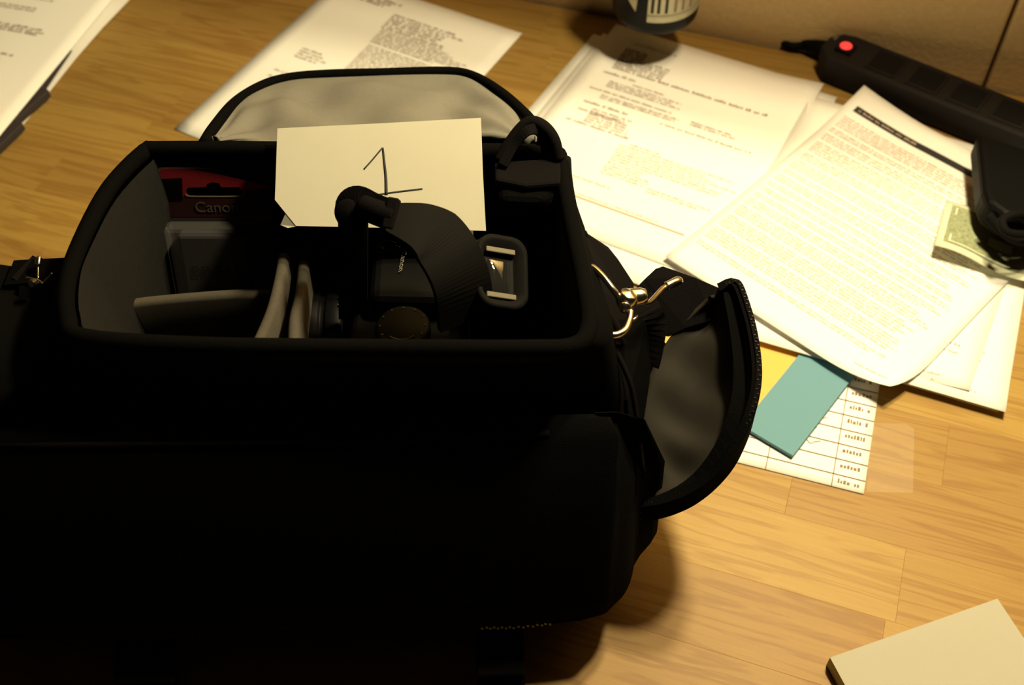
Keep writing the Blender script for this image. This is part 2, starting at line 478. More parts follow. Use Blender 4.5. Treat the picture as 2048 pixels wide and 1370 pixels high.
# small note and table sheet near the flap
ot = polyplate('sticky_note', [V((x, y, 0.0016)) for x, y in ((0.095, 0.546), (0.181, 0.480), (0.245, 0.556), (0.160, 0.622))], M['orange'], None, 0.0012)
tag(ot, 'orange paper note between the bag flap and the blue note', 'note')
angT = math.atan2(-0.0280, 0.0830)
tw, th = 0.142, 0.150
upT = V((-math.sin(angT), math.cos(angT))); xT = V((math.cos(angT), math.sin(angT)))
OT = V((0.246, 0.415)) - xT * tw + upT * th
pt, ST = sheet('paper_form', (OT.x, OT.y), angT, tw, th, 0.0009)
tag(pt, 'ruled white form with columns, lying under the blue note', 'paper')
bl = []
for k in range(11): bl.append((0.0, th - 0.011 - k * 0.0135, tw, th - 0.0107 - k * 0.0135 + 0.0004))
for u in (0.026, 0.072, 0.119): bl.append((u, 0.0, u + 0.0007, th))
bars(ST, bl, M['ink'], pt, 'printed_table')
glyphs(ST, [(th - 0.004 - k * 0.0135, th - 0.003 - k * 0.0135, 0.01, 0.123, 0.1385, 0.0030) for k in range(11)], M['ink'], pt, 'printed_numbers', 22)
glyphs(ST, [(th - 0.046, th - 0.045, 0.01, 0.076, 0.104, 0.0030), (th - 0.0515, th - 0.051, 0.01, 0.076, 0.088, 0.0025), (th - 0.0285, th - 0.028, 0.01, 0.030, 0.05, 0.0022)], M['ink'], pt, 'printed_words', 23)
def hand(S, x, y, w, seed, parent, m=None):
    rnd = random.Random(seed); pts = []
    n = int(w / 0.0014)
    for i in range(n): pts.append(S(x + w * i / n, y + rnd.uniform(-0.0022, 0.0022), 0.0004))
    return sweep('handwriting', pts, rect(0.0005, 0.0002), m or M['ink'], parent, n=3, smooth=False)
hand(ST, 0.033, th - 0.027, 0.022, 1, pt); hand(ST, 0.078, th - 0.034, 0.030, 2, pt); hand(ST, 0.088, th - 0.058, 0.022, 3, pt, M['ink_pale']); hand(ST, 0.080, th - 0.094, 0.02, 4, pt, M['ink_pale'])
# blue note pad: right corner, bottom corner measured
bR, bB = V((0.2545, 0.5105)), V((0.2005, 0.4455))
e1 = (bB - bR).normalized(); e2 = V((e1.y, -e1.x)) * 1.0
if e2.x > 0: e2 = -e2
s_ = (bB - bR).length
s_ = 0.043; bT = bR - e1 * 0.012
bo = prism('sticky_note_pad', [tuple(bT), tuple(bB), tuple(bB + e2 * s_), tuple(bT + e2 * s_)], 0.0022, 0.0052, M['blue'])
tag(bo, 'narrow blue sticky note pad beside the bag flap', 'note pad')
# C stack
def liftC(u, v):
    c1 = max(0.0, u - 0.72) / 0.28; c2 = max(0.0, v - 0.80) / 0.20
    k = (c1 * c2)
    tl = max(0.0, 1 - u / 0.35) * max(0.0, 1 - v / 0.35)
    return (0.0045 * c2 * c2 * (0.2 + 0.8 * u) + 0.008 * k * k + 0.012 * tl ** 1.5 + 0.003 * math.sin(math.pi * u) * (1 - v), -0.007 * k * k, -0.005 * k * k)
angC = D2R(-45.6)
for i, (dx, dy, da, lab) in enumerate(((0.010, -0.012, 0.9, 'white sheet peeking out below the black-barred page, beside the form'),)):
    pass
# C2: fanned sheets at the right
a2 = math.atan2(0.477 - 0.505, 0.362 - 0.296)
def fan(BR, ang, z, label, seed, specs, lift=None):
    x = V((math.cos(ang), math.sin(ang))); u_ = V((-math.sin(ang), math.cos(ang)))
    O = V(BR) - x * 0.2159 + u_ * 0.2794
    p, S = sheet('paper_sheet', (O.x, O.y), ang, 0.2159, 0.2794, z, lift=lift)
    tag(p, label, 'paper')
    glyphs(S, specs, M['ink_pale'], p, seed=seed, rag=0.4)
    return p, S
fan((0.362, 0.4775), D2R(-23.0), 0.0060, 'white sheet fanned out lowest at the right, bottom corner near the edge', 31,
    [(0.12, 0.25, 0.0045, 0.175, 0.196, 0.0020), (0.269, 0.270, 0.01, 0.16, 0.20, 0.002)], lambda u, v: 0.002 * max(0, v - .9) * 10)
fan((0.358, 0.4800), D2R(-23.5), 0.0050, 'white sheet directly beneath the lowest fanned sheet', 32, [(0.269, 0.27, 0.01, 0.16, 0.2, 0.002)])
pc3, SC3 = fan((0.3385, 0.4935), D2R(-29.0), 0.0072, 'white sheet fanned between the black-barred page and the corner sheet', 33,
    [(0.10, 0.25, 0.0085, 0.165, 0.200, 0.0020), (0.272, 0.273, 0.01, 0.17, 0.205, 0.0018)],
    lambda u, v: (0.002 * (max(0, u - .85) / .15) * (max(0, v - .85) / .15), 0, -0.004 * (max(0, u - .85) / .15) * (max(0, v - .85) / .15)))
pc2, SC2 = sheet('paper_sheet', (0.3275, 0.8375), D2R(-45.2), 0.2050, 0.2680, 0.0088, lift=lambda u, v: 0.0)
tag(pc2, 'white sheet directly under the page with the black heading bar', 'paper')
pc, SC = sheet('paper_sheet', (0.3310, 0.8385), angC, 0.2159, 0.2850, 0.0094, lift=liftC, nu=24, nv=28)
tag(pc, 'typed page with a black heading bar, lying on top in the light', 'paper')
bars(SC, [(0.010, 0.0235, 0.205, 0.0310)], M['ink_dark'], pc, 'heading_bar')
SCu = lambda x, y, dz=0.0: SC(x, y, dz + 0.0005)
glyphs(SCu, [(0.0290, 0.0290, 0.01, 0.014, 0.075, 0.0024)], M['ink_pale'], pc, 'heading_lettering', 40)
spec = []
v = 0.042
rr = random.Random(44)
while v < 0.235:
    n = rr.choice((2, 3, 4, 5))
    spec.append((v, v + (n - 1) * 0.0033, 0.0033, 0.008, 0.200, 0.0017)); v += n * 0.0033 + 0.0028
spec.append((0.2515, 0.255, 0.0033, 0.008, 0.198, 0.0018))
glyphs(SC, spec, M['ink_faint'], pc, seed=45, rag=0.12)
glyphs(SC, [(0.273, 0.273, 0.01, 0.175, 0.205, 0.0015)], M['ink_pale'], pc, 'page_footer', 46)
# upper-left stack: dark folder, loose sheet and big sheet
fo = prism('folder', [tuple(at(x, y, 0.012)[:2]) for x, y in ((-420, 420), (-60, 348), (46, 246), (32, 238), (98, 180), (84, 172), (140, 90), (-500, 20))], 0.004, 0.012, M['folder'], None, 0.001)
tag(fo, 'dark folder under the pale sheet in the upper left corner', 'folder')
pd2 = polyplate('paper_sheet', [at(x, y, z) for x, y, z in ((275, -18, .004), (205, 55, .003), (150, 118, .002), (60, 232, .001), (-140, 470, .001), (-420, 330, .001), (-150, -120, .001))], M['paper'], None, 0.0004, off=1.0)
tag(pd2, 'white sheet whose edge sticks out beneath the pale upper left sheet', 'paper')
angD = D2R(-16.2)
xD = V((math.cos(angD), math.sin(angD))); uD = V((-math.sin(angD), math.cos(angD)))
OD = V((-0.3985, 1.008)) + uD * 0.04 - xD * 0.2159
pd, SD = sheet('paper_sheet', (OD.x, OD.y), angD, 0.2159, 0.2794, 0.021, lift=lambda u, v: -0.003 * max(0, u - .7) * 3)
tag(pd, 'pale printed sheet on the dark folder in the upper left corner', 'paper')
glyphs(SD, [(0.062, 0.066, 0.004, 0.09, 0.175, 0.0018), (0.082, 0.086, 0.004, 0.09, 0.165, 0.002), (0.112, 0.120, 0.004, 0.10, 0.185, 0.0026), (0.155, 0.163, 0.004, 0.10, 0.17, 0.0026), (0.2, 0.21, 0.004, 0.1, 0.17, 0.002)], M['ink'], pd, seed=50, rag=0.3)
box('page_block', (OD.x + 0.09, OD.y - 0.16, 0.0165), (0.14, 0.2, 0.004), M['paper'], pd, ax=(V((xD.x, xD.y, 0)), V((uD.x, uD.y, 0)), V((0, 0, 1))))
# near right corner: yellow pad
q0, q1 = at(1660, 1315, 0.012), at(1995, 1197, 0.012)
ex = (q1 - q0).normalized(); ey = V((ex.y, -ex.x, 0))
L5 = (q1 - q0).length
pad = prism('sticky_note_pad', [tuple((q0)[:2]), tuple((q1)[:2]), tuple((q1 + ey * 0.076)[:2]), tuple((q0 + ey * 0.076)[:2])], 0.0, 0.012, M['yellow'])
tag(pad, 'thick pale yellow sticky note pad on bare wood, lower right corner', 'note pad')
tp = [at(x, y, 0.0003) for x, y in ((1742, 846), (1812, 848), (1826, 856), (1829, 868), (1826, 986), (1733, 984))]
o = polyplate('tape', tp, M['tape'], None, 0.0002); tag(o, 'clear rounded strip of tape on the wood beside the ruled form', 'tape')

# ------------------------------------------------------------------ banknote
b0, b1, b2 = at(1893, 400, 0.019), at(1868, 492, 0.024), at(2040, 553, 0.018)
bx = (b2 - b1); byv = (b0 - b1)
def SBk(x, y, dz=0.0):
    w = 0.012 * 0 + 0.0035 * math.sin(x * 7.0 + 0.6) * (1 - 0.5 * y)
    return b1 + bx * (x * 1.45) * 1.0 + byv * y + V((0, 0, w + dz - 0.001))
bill = grid('banknote', lambda a, b: SBk(a, b * 1.0), 24, 8, M['bill'], None, 0.0003)
if bill.data.polygons[0].normal.z < 0: bill.data.flip_normals()
tag(bill, 'folded green banknote on the typed page, under the black adapter', 'banknote')
grid('lower_fold', lambda a, b: SBk(a, b) + V((0.003, 0.002, -0.0025 - 0.0006 * math.sin(a * 9))), 24, 2, M['bill'], bill, 0.0003)
def patch(name, x0, x1, y0, y1, m, dz=0.0004): return grid(name, lambda a, b: SBk(x0 + (x1 - x0) * a, y0 + (y1 - y0) * b, dz), 14, 4, m, bill)
patch('green_engraving', 0.055, 0.95, 0.12, 0.93, M['billink'])
for (x, y) in ((0.10, 0.22), (0.10, 0.80)):
    text('numeral', '1', SBk(x, y, 0.0007), bx, byv, 0.014, M['bill'], bill)
patch('pale_scroll', 0.40, 0.60, 0.40, 0.58, M['bill'], 0.0006); patch('pale_border', 0.10, 0.62, 0.155, 0.175, M['bill'], 0.0006)

# ------------------------------------------------------------------ power strip, adapter
ps = empty('power_strip', (0.45, 0.78, 0), 'long black power strip with a red glowing switch along the wall', 'power strip')
sO = V((0.291, 0.878, 0)); sa = D2R(-38.0)
pax = V((math.cos(sa), math.sin(sa), 0)); pay = V((-math.sin(sa), math.cos(sa), 0)); Z = V((0, 0, 1))
PW = 0.046
def sp(s, t, z): return sO + pax * s + pay * t + Z * z
ol = [(0.012, 0.0), (0.36, 0.0), (0.36, PW), (0.02, PW), (0.008, PW - 0.004), (0.0, PW - 0.016), (0.0, 0.012)]
prism('housing', [tuple(sp(s, t, 0)[:2]) for s, t in ol], 0.0015, 0.030, M['stripplastic'], ps, 0.003, 3)
for k in range(7):
    f = box('socket_frame', sp(0.062 + 0.040 * k, PW / 2, 0.0305), (0.031, 0.032, 0.0016), M['stripplastic'], ps, 0.0008, ax=(pax, pay, Z))
    box('socket_face', sp(0.062 + 0.040 * k, PW / 2, 0.0314), (0.026, 0.027, 0.0012), M['socket'], f, 0.0006, ax=(pax, pay, Z))
sw = box('switch', sp(0.021, 0.0205, 0.0312), (0.0165, 0.016, 0.004), M['socket'], ps, 0.001, ax=(pax, pay, Z))
lathe('indicator_light', [(0.0058, 0), (0.0058, 0.0012), (0.0045, 0.002), (0, 0.0022)], sp(0.021, 0.0205, 0.0330), M['led'], ps, k=20)
box('rating_mark', sp(0.006, 0.032, 0.0302), (0.003, 0.010, 0.0006), M['plate'], ps, 0, ax=(pax, pay, Z))
o = tube('power_cord', [sp(0.006, 0.030, 0.016), sp(-0.012, 0.036, 0.013), sp(-0.028, 0.028, 0.007), sp(-0.040, 0.026, 0.0055), sp(-0.055, 0.042, 0.005)], 0.0042, M['blackplastic'], ps)
lathe('cord_sleeve', [(0.0085, 0), (0.007, 0.014), (0.0052, 0.03), (0, 0.0301)], sp(0.004, 0.0305, 0.0155), M['blackplastic'], ps, axis=(sp(-0.028, 0.032, 0.008) - sp(0.004, 0.0305, 0.0155)), k=16)

ad = empty('power_adapter', at(2030, 400, 0.03), 'large black power adapter beside the power strip, its cord over the banknote', 'adapter')
tpo = [at(x, y, 0.058) for x, y in ((1955, 262), (2070, 300), (2160, 340), (2150, 430), (2085, 440), (2010, 430), (1975, 405), (1966, 380))]
prism('adapter_body', [tuple(p[:2]) for p in tpo], 0.0315, 0.058, M['blackplastic'], ad, 0.006, 3)
tpo = [at(x, y, 0.032) for x, y in ((1968, 330), (2080, 370), (2160, 400), (2150, 455), (2075, 468), (2010, 460), (1976, 435), (1966, 410))]
prism('adapter_base', [tuple(p[:2]) for p in tpo], 0.0245, 0.036, M['blackplastic'], ad, 0.004, 3)
tube('adapter_cord', [at(1970, 415, 0.036), at(1985, 440, 0.036), at(2015, 462, 0.038), at(2050, 462, 0.038), at(2062, 455, 0.045), at(2040, 430, 0.063), at(2005, 440, 0.064), at(2015, 465, 0.060), at(2060, 468, 0.055), at(2110, 450, 0.05)], 0.0036, M['rubber'], ad)
tube('adapter_cord', [at(1975, 430, 0.050), at(1998, 455, 0.045), at(2030, 478, 0.042), at(2060, 480, 0.040), at(2100, 470, 0.040)], 0.0045, M['rubber'], ad)

# ------------------------------------------------------------------ bottle hanging at the back
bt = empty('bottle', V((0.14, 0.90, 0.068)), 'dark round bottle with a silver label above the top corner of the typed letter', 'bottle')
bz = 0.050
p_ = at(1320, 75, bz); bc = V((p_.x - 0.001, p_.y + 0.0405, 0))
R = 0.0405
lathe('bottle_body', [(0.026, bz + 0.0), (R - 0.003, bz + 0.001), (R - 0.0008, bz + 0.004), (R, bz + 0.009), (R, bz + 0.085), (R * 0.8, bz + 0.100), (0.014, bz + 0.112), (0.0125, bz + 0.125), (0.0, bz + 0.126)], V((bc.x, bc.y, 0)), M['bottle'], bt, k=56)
lab = lathe('label', [(R + 0.0003, bz + 0.016), (R + 0.0003, bz + 0.08)], V((bc.x, bc.y, 0)), M['silver'], bt, k=40, a0=D2R(-108), a1=D2R(-12))
lathe('label_edge', [(R + 0.0006, bz + 0.0225), (R + 0.0006, bz + 0.0240)], V((bc.x, bc.y, 0)), M['white'], lab, k=40, a0=D2R(-108), a1=D2R(-12))
for a in (-104, -96, -86, -74, -63, -50): lathe('label_print', [(R + 0.0005, bz + 0.026), (R + 0.0005, bz + 0.08)], V((bc.x, bc.y, 0)), M['ink_dark'] if a < -80 else M['ink'], lab, k=3, a0=D2R(a), a1=D2R(a + 4))
vs = []
for i, (aa, zz) in enumerate(((-124, 0.024), (-150, 0.042), (-150, 0.085), (-117, 0.085))): vs.append(V((bc.x + (R + 0.0005) * math.cos(D2R(aa)), bc.y + (R + 0.0005) * math.sin(D2R(aa)), bz + zz)))
am = V((bc.x + (R + 0.0008) * math.cos(D2R(-134)), bc.y + (R + 0.0008) * math.sin(D2R(-134)), bz + 0.032)); am2 = V((am.x, am.y, bz + 0.085))
mesh('side_label', [vs[0], am, vs[1], vs[2], am2, vs[3]], [(0, 1, 4, 5), (1, 2, 3, 4)], M['silver'], bt)
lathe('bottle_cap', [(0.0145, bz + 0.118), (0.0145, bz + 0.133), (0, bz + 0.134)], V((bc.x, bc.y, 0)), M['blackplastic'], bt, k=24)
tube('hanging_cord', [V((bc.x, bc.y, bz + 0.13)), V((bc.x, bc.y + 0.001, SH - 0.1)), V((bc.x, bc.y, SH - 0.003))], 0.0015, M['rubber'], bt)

# ------------------------------------------------------------------ camera bag
bag = empty('camera_bag', (-0.12, 0.45, 0), 'large open black camera bag with grey lining filling the lower left', 'bag')
RZ = 0.22
rim_px = [(136, 640), (172, 678), (400, 694), (640, 698), (900, 700), (1060, 700), (1150, 694), (1178, 650), (1166, 560), (1148, 470), (1132, 390), (1120, 322), (1090, 308), (880, 305), (600, 302), (320, 301), (288, 308), (218, 382), (163, 486), (136, 566)]
rim = [at(x, y, RZ) for x, y in rim_px]
cx0, cy0 = -0.115, 0.46
def ringpts(pts, n=5): return [V((p[0], p[1], p[2])) for p in cr([tuple(p) for p in pts], n, True)]
def lower(z, f, yF, xR, yB, xL):
    """push the rim outline out to a lower box outline"""
    out = []
    X0, X1 = min(p.x for p in rim), max(p.x for p in rim); Y0, Y1 = min(p.y for p in rim), max(p.y for p in rim)
    for p in rim:
        f = (p.y - Y0) / (Y1 - Y0); g = (p.x - X0) / (X1 - X0)
        dl, dr = (xL - X0) * (1 - 0.92 * f) * (1 - g), (xR - X1) * (1 - 0.92 * f) * g
        out.append(V((p.x + dl + dr, yF + f * (yB - yF), z)))
    return out
def loft(name, rings, m, parent, close_bottom=False, close_top=False, smooth=True):
    R_ = [ringpts(r) for r in rings]
    K = len(R_[0]); vs = [p for r in R_ for p in r]; fs = []
    for j in range(len(R_) - 1):
        for i in range(K): fs.append((j * K + i, j * K + (i + 1) % K, (j + 1) * K + (i + 1) % K, (j + 1) * K + i))
    if close_bottom: fs.append(tuple((len(R_) - 1) * K + i for i in range(K)))
    if close_top: fs.append(tuple(range(K)))
    return mesh(name, vs, fs, m, parent, smooth)
shell = loft('shell', [rim, lower(0.205, 0, 0.388, 0.058, 0.556, -0.272), lower(0.16, 0, 0.378, 0.067, 0.560, -0.295), lower(0.08, 0, 0.365, 0.072, 0.562, -0.345), lower(0.012, 0, 0.345, 0.070, 0.560, -0.345), lower(0.0015, 0, 0.352, 0.064, 0.552, -0.335)], M['nylon'], bag, close_bottom=True)
def inset(pts, d, z):
    out = []
    for p in pts:
        v_ = V((p.x - cx0, p.y - cy0)); k = (abs(v_.x) - d) / max(abs(v_.x), 1e-5), (abs(v_.y) - d) / max(abs(v_.y), 1e-5)
        out.append(V((cx0 + v_.x * (k[0] if abs(v_.x) > 2 * d else 0.5), cy0 + v_.y * (k[1] if abs(v_.y) > 2 * d else 0.5), z)))
    return out
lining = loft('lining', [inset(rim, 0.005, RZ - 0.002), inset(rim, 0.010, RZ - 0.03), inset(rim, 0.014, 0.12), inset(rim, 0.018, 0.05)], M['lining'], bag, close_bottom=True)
tube('rim_piping', [p + V((0, 0, 0.001)) for p in rim], 0.0052, M['nylon'], bag, closed=True, n=5, k=8)
# front pocket
def pk(z, yF, xL=-0.37, xR=0.0735, rr=0.030, yB=0.372):
    return [V((xL, yB, z)), V((xL, yF + rr, z)), V((xL + rr * .3, yF + rr * .3, z)), V((xL + rr, yF, z)), V((-0.15, yF - 0.003, z)), V((xR - rr * 1.6, yF, z)), V((xR - rr * .45, yF + rr * .35, z)), V((xR, yF + rr * 1.2, z)), V((xR, yB, z)), V((-0.15, yB, z))]
loft('front_pocket', [pk(0.168, 0.369, xR=0.046, rr=.004), pk(0.160, 0.358, xR=0.060, rr=0.012), pk(0.12, 0.332, rr=0.026), pk(0.07, 0.306), pk(0.052, 0.3005), pk(0.045, 0.306), pk(0.043, 0.34, xR=0.07)], M['nylon'], bag, True, True)
# zipper along the lower edge and the right front edge of the pocket
def zipper(pts, parent, w=0.007, hint=V((0, -1, 0.2)), m=None):
    t = ribbon('zipper_tape', pts, w, 0.0012, M['web'], parent, hint=hint)
    P = [V(p) for p in cr([tuple(p) for p in pts], 24)]
    vs, fs = [], []
    acc = 0; last = P[0]; n_ = 0
    for i in range(1, len(P)):
        acc += (P[i] - last).length; last = P[i]
        if acc > 0.0021:
            acc = 0; n_ += 1
            d = (P[i] - P[i - 1]).normalized(); s = d.cross(hint).normalized(); h = hint.normalized()
            c = P[i] + s * (0.0006 if n_ % 2 else -0.0006) + h * 0.0009
            k = len(vs); q_ = w / 0.007
            for a in (-1, 1):
                for b in (-1, 1):
                    for e in (-1, 1): vs.append(c + d * a * 0.0007 * q_ + s * b * 0.0012 * q_ + h * e * 0.0007 * q_)
            fs += [tuple(k + q for q in f) for f in ((0, 1, 3, 2), (4, 6, 7, 5), (0, 4, 5, 1), (2, 3, 7, 6), (0, 2, 6, 4), (1, 5, 7, 3))]
    z = mesh('zipper_teeth', vs, fs, m or M['zip'], t); z['kind'] = 'stuff'
    return t
zipper([V((-0.30, 0.3005, 0.047)), V((-0.15, 0.2985, 0.047)), V((-0.025, 0.3005, 0.047))], bag, hint=V((0.1, -0.85, -0.1)), m=M['nylon'])  # same zipper, teeth painted black for the unlit stretch
zipper([V((-0.025, 0.3005, 0.047)), V((0.0, 0.3005, 0.047)), V((0.020, 0.301, 0.050))], bag, hint=V((0.1, -0.85, 0.1)))
zipper([V((0.0745, 0.347, 0.053)), V((0.076, 0.350, 0.070)), V((0.0755, 0.355, 0.088))], bag, w=0.004, hint=V((1, -0.1, 0)))
tube('pocket_seam', [V((-0.30, 0.361, 0.165)), V((-0.10, 0.359, 0.165)), V((0.02, 0.362, 0.164))], 0.0018, M['web'], bag)
tube('pocket_piping', [V((-0.36, 0.3035, 0.044)), V((-0.15, 0.300, 0.044)), V((0.018, 0.304, 0.044)), V((0.058, 0.316, 0.044)), V((0.072, 0.343, 0.044))], 0.002, M['nylon'], bag)
# seam down the right front corner
tube('corner_piping', [at(1225, 690, 0.19), at(1250, 740, 0.18), at(1268, 800, 0.165), V((0.0765, 0.358, 0.12))], 0.0016, M['web'], bag)
# hanging webbing straps with buckles at the foot of the front
for (px0, px1) in ((250, 365), (955, 1048)):
    a, b = at(px0, 1290, 0.012), at(px1, 1290, 0.012)
    w_ = b.x - a.x; c_ = (a.x + b.x) / 2
    ribbon('webbing_strap', [V((c_, 0.335, 0.045)), V((c_, 0.306, 0.030)), V((c_, 0.287, 0.010)), V((c_, 0.262, 0.004)), V((c_, 0.238, 0.003))], w_, 0.002, M['nylon'], bag, hint=V((0, -0.3, 1)))
    k_ = box('buckle', V((c_, 0.2925, 0.0195)), (w_ + 0.001, 0.024, 0.007), M['blackplastic'], bag, 0.0018, ax=(V((1, 0, 0)), V((0, 0.86, 0.5)), V((0, -0.5, 0.86))))
# side pocket at the left end
def sp_ring(z, g): return [V((-0.385 - g, 0.40, z)), V((-0.375 - g, 0.375 - g, z)), V((-0.335, 0.368 - g, z)), V((-0.275, 0.388, z)), V((-0.262, 0.43, z)), V((-0.280, 0.470, z)), V((-0.335, 0.492 + g, z)), V((-0.372 - g, 0.486 + g, z))]
loft('side_pocket', [sp_ring(0.186, -0.008), sp_ring(0.178, 0.0), sp_ring(0.10, 0.004), sp_ring(0.02, 0.0), sp_ring(0.008, -0.006)], M['nylon'], bag, True, True)
ribbon('side_tab', [at(20, 548, .188), at(70, 545, .190), at(128, 542, .196)], 0.020, 0.003, M['nylon'], bag)
# lid thrown back
tilt = D2R(21)
LP0 = V((0, 0.553, 0.221)); Ln = V((0, math.sin(tilt), math.cos(tilt)))
lid_px = [(408, 287), (428, 255), (470, 205), (522, 172), (575, 156), (650, 149), (760, 146), (890, 143), (945, 152), (1000, 184), (1048, 226), (1076, 260), (1090, 284)]
lid_out = [onplane(x, y, LP0, Ln) for x, y in lid_px]
lo = [V(p) for p in cr([tuple(p) for p in lid_out], 6)]
nL = len(lo) - 1
hA, hB = V((lo[0].x + 0.006, 0.552, 0.2205)), V((lo[-1].x - 0.006, 0.552, 0.2205))
def lidS(u, v):
    f = u * nL; i = min(int(f), nL - 1); p = lo[i].lerp(lo[i + 1], f - i)
    h = hA.lerp(hB, u)
    q = h.lerp(p, v)
    wv = 0.0034 * math.sin(u * 23 + v * 3.5) * math.sin(v * 2.6 + 0.4) + 0.0015 * math.sin(u * 41 - v * 7) * v + 0.0014 * math.sin((u + v) * 17)
    return q + Ln * (wv * min(1, (1 - v) * 5) * min(1, 6 * u * (1) + 0.1) - 0.001)
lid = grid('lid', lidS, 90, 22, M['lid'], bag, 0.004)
if lid.data.polygons[40].normal.z < 0: lid.data.flip_normals()
tube('lid_piping', lid_out, 0.0037, M['nylon'], lid, n=6)
polyplate('lid_outer_fabric', [p - Ln * 0.013 for p in lo], M['nylon'], lid, 0.003)
# rear rim band (black) between lid and opening
# right-hand side flap opened outwards
fo_px = [(1438, 584, .163), (1462, 578, .166), (1478, 612, .165), (1496, 680, .160), (1504, 760, .152), (1492, 832, .142), (1464, 896, .130), (1424, 948, .116), (1376, 986, .104), (1325, 1008, .094), (1274, 1018, .085)]
fi_px = [(1425, 600, .158), (1395, 622, .150), (1358, 655, .140), (1325, 700, .130), (1300, 750, .122), (1288, 800, .114), (1280, 850, .106), (1276, 890, .100), (1274, 930, .094), (1272, 960, .090), (1270, 990, .086)]
fo_ = [at(*p) for p in fo_px]; fi_ = [at(*p) for p in fi_px]
FO = [V(p) for p in cr([tuple(p) for p in fo_], 5)]; FI = [V(p) for p in cr([tuple(p) for p in fi_], 5)]
nF = len(FO) - 1
def flS(u, v):
    f = u * nF; i = min(int(f), nF - 1); a = FI[i].lerp(FI[i + 1], f - i); b = FO[i].lerp(FO[i + 1], f - i)
    q = a.lerp(b, v)
    sag = -0.014 * math.sin(math.pi * v) * math.sin(math.pi * min(1, u * 1.1 + 0.05))
    wr = 0.0020 * math.sin(u * 19 + 5 * v) * math.sin(math.pi * v) + 0.0014 * math.sin(u * 37 - 4 * v) * math.sin(math.pi * v)
    return q + V((0, 0, sag + wr))
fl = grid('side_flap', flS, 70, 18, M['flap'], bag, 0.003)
if fl.data.polygons[400].normal.z < 0: fl.data.flip_normals()
ribbon('flap_edge_band', [p + V((0.002, 0, -0.002)) for p in fo_], 0.006, 0.016, M['nylon'], fl, n=6)
ribbon('flap_trim', [flS(0.02 + 0.96 * i / 12, 0.93) + V((0, 0, 0.0018)) for i in range(13)], lambda t: 0.008 + 0.005 * math.sin(math.pi * min(1, t * 1.2)), 0.002, M['nylon'], fl, n=2)
zipper([p + V((0.003, 0, 0.0068)) for p in fo_], fl, w=0.0032, hint=V((0.1, 0, 1)), m=M['zipdark'])
# gusset joining flap to bag
polyplate('flap_gusset', [at(1215, 640, .175), at(1290, 640, .15), at(1330, 690, .12), at(1300, 760, .115), at(1284, 860, .10), at(1272, 990, .085), at(1262, 1000, .085), at(1250, 800, .15)], M['nylon'], bag, 0.003)
# side gusset of ribbed nylon behind the ring
g = [at(*p) for p in ((1130, 380, .218), (1150, 420, .205), (1166, 466, .19), (1213, 497, .165), (1232, 520, .16), (1264, 568, .15), (1268, 640, .145), (1262, 690, .15), (1200, 690, .19), (1176, 560, .205))]
polyplate('side_gusset', g, M['web'], bag, 0.003)
tube('gusset_piping', [at(1131, 318, .222), at(1137, 390, .216), at(1160, 462, .194), at(1166, 470, .19)], 0.0035, M['web'], bag)
# interior dividers
def wall_div(name, pts_px, zt, zb, th_, m):
    top = [at(x, y, zt) for x, y in pts_px]
    P = [V(p) for p in cr([tuple(p) for p in top], 5)]
    h = zt - zb
    return sweep(name, [p - V((0, 0, h / 2)) for p in P], [(-th_ / 2, -h / 2), (th_ / 2, -h / 2), (th_ / 2, h / 2 - th_ * .4), (th_ * .3, h / 2 - th_ * .08), (0, h / 2), (-th_ * .3, h / 2 - th_ * .08), (-th_ / 2, h / 2 - th_ * .4)], m, bag, raw=True)
d1 = wall_div('divider', [(232, 606), (300, 597), (400, 588), (480, 583), (548, 584)], 0.160, 0.055, 0.0075, M['pad'])
d2 = wall_div('divider', [(566, 506), (556, 560), (540, 620), (512, 684)], 0.185, 0.055, 0.0070, M['pad'])
d3 = wall_div('divider', [(606, 520), (600, 580), (588, 630), (585, 684)], 0.180, 0.055, 0.0070, M['pad'])
# carry handle loop at the right rear corner
tube('handle_loop', [at(1000, 322, .225), at(1018, 290, .232), at(1045, 255, .240), at(1065, 244, .243), at(1090, 256, .242), at(1108, 282, .236), at(1116, 318, .226)], 0.0040, M['web'], bag, n=6)
ribbon('handle_web', [at(1006, 330, .228), at(1028, 290, .236), at(1054, 262, .243), at(1078, 262, .240), at(1090, 290, .232), at(1092, 318, .224)], 0.006, 0.003, M['web'], bag, hint=V((0, -0.6, 0.8)))

# ------------------------------------------------------------------ black pouch inside the right end
po = empty('pouch', V((0.02, 0.5, 0.06)), 'tall black pouch standing upright in the right end of the open bag', 'pouch')
pt4 = [at(992, 326, .221), at(1122, 318, .221), at(1120, 380, .221), at(1085, 400, .221), at(996, 396, .221)]
prism('pouch_body', [tuple(p[:2]) for p in pt4], 0.07, 0.221, M['nylon'], po, 0.006, 3)
pt5 = [at(988, 322, .226), at(1124, 314, .226), at(1122, 366, .226), at(1050, 372, .226), at(990, 360, .226)]
prism('pouch_flap', [tuple(p[:2]) for p in pt5], 0.219, 0.226, M['web'], po, 0.002)

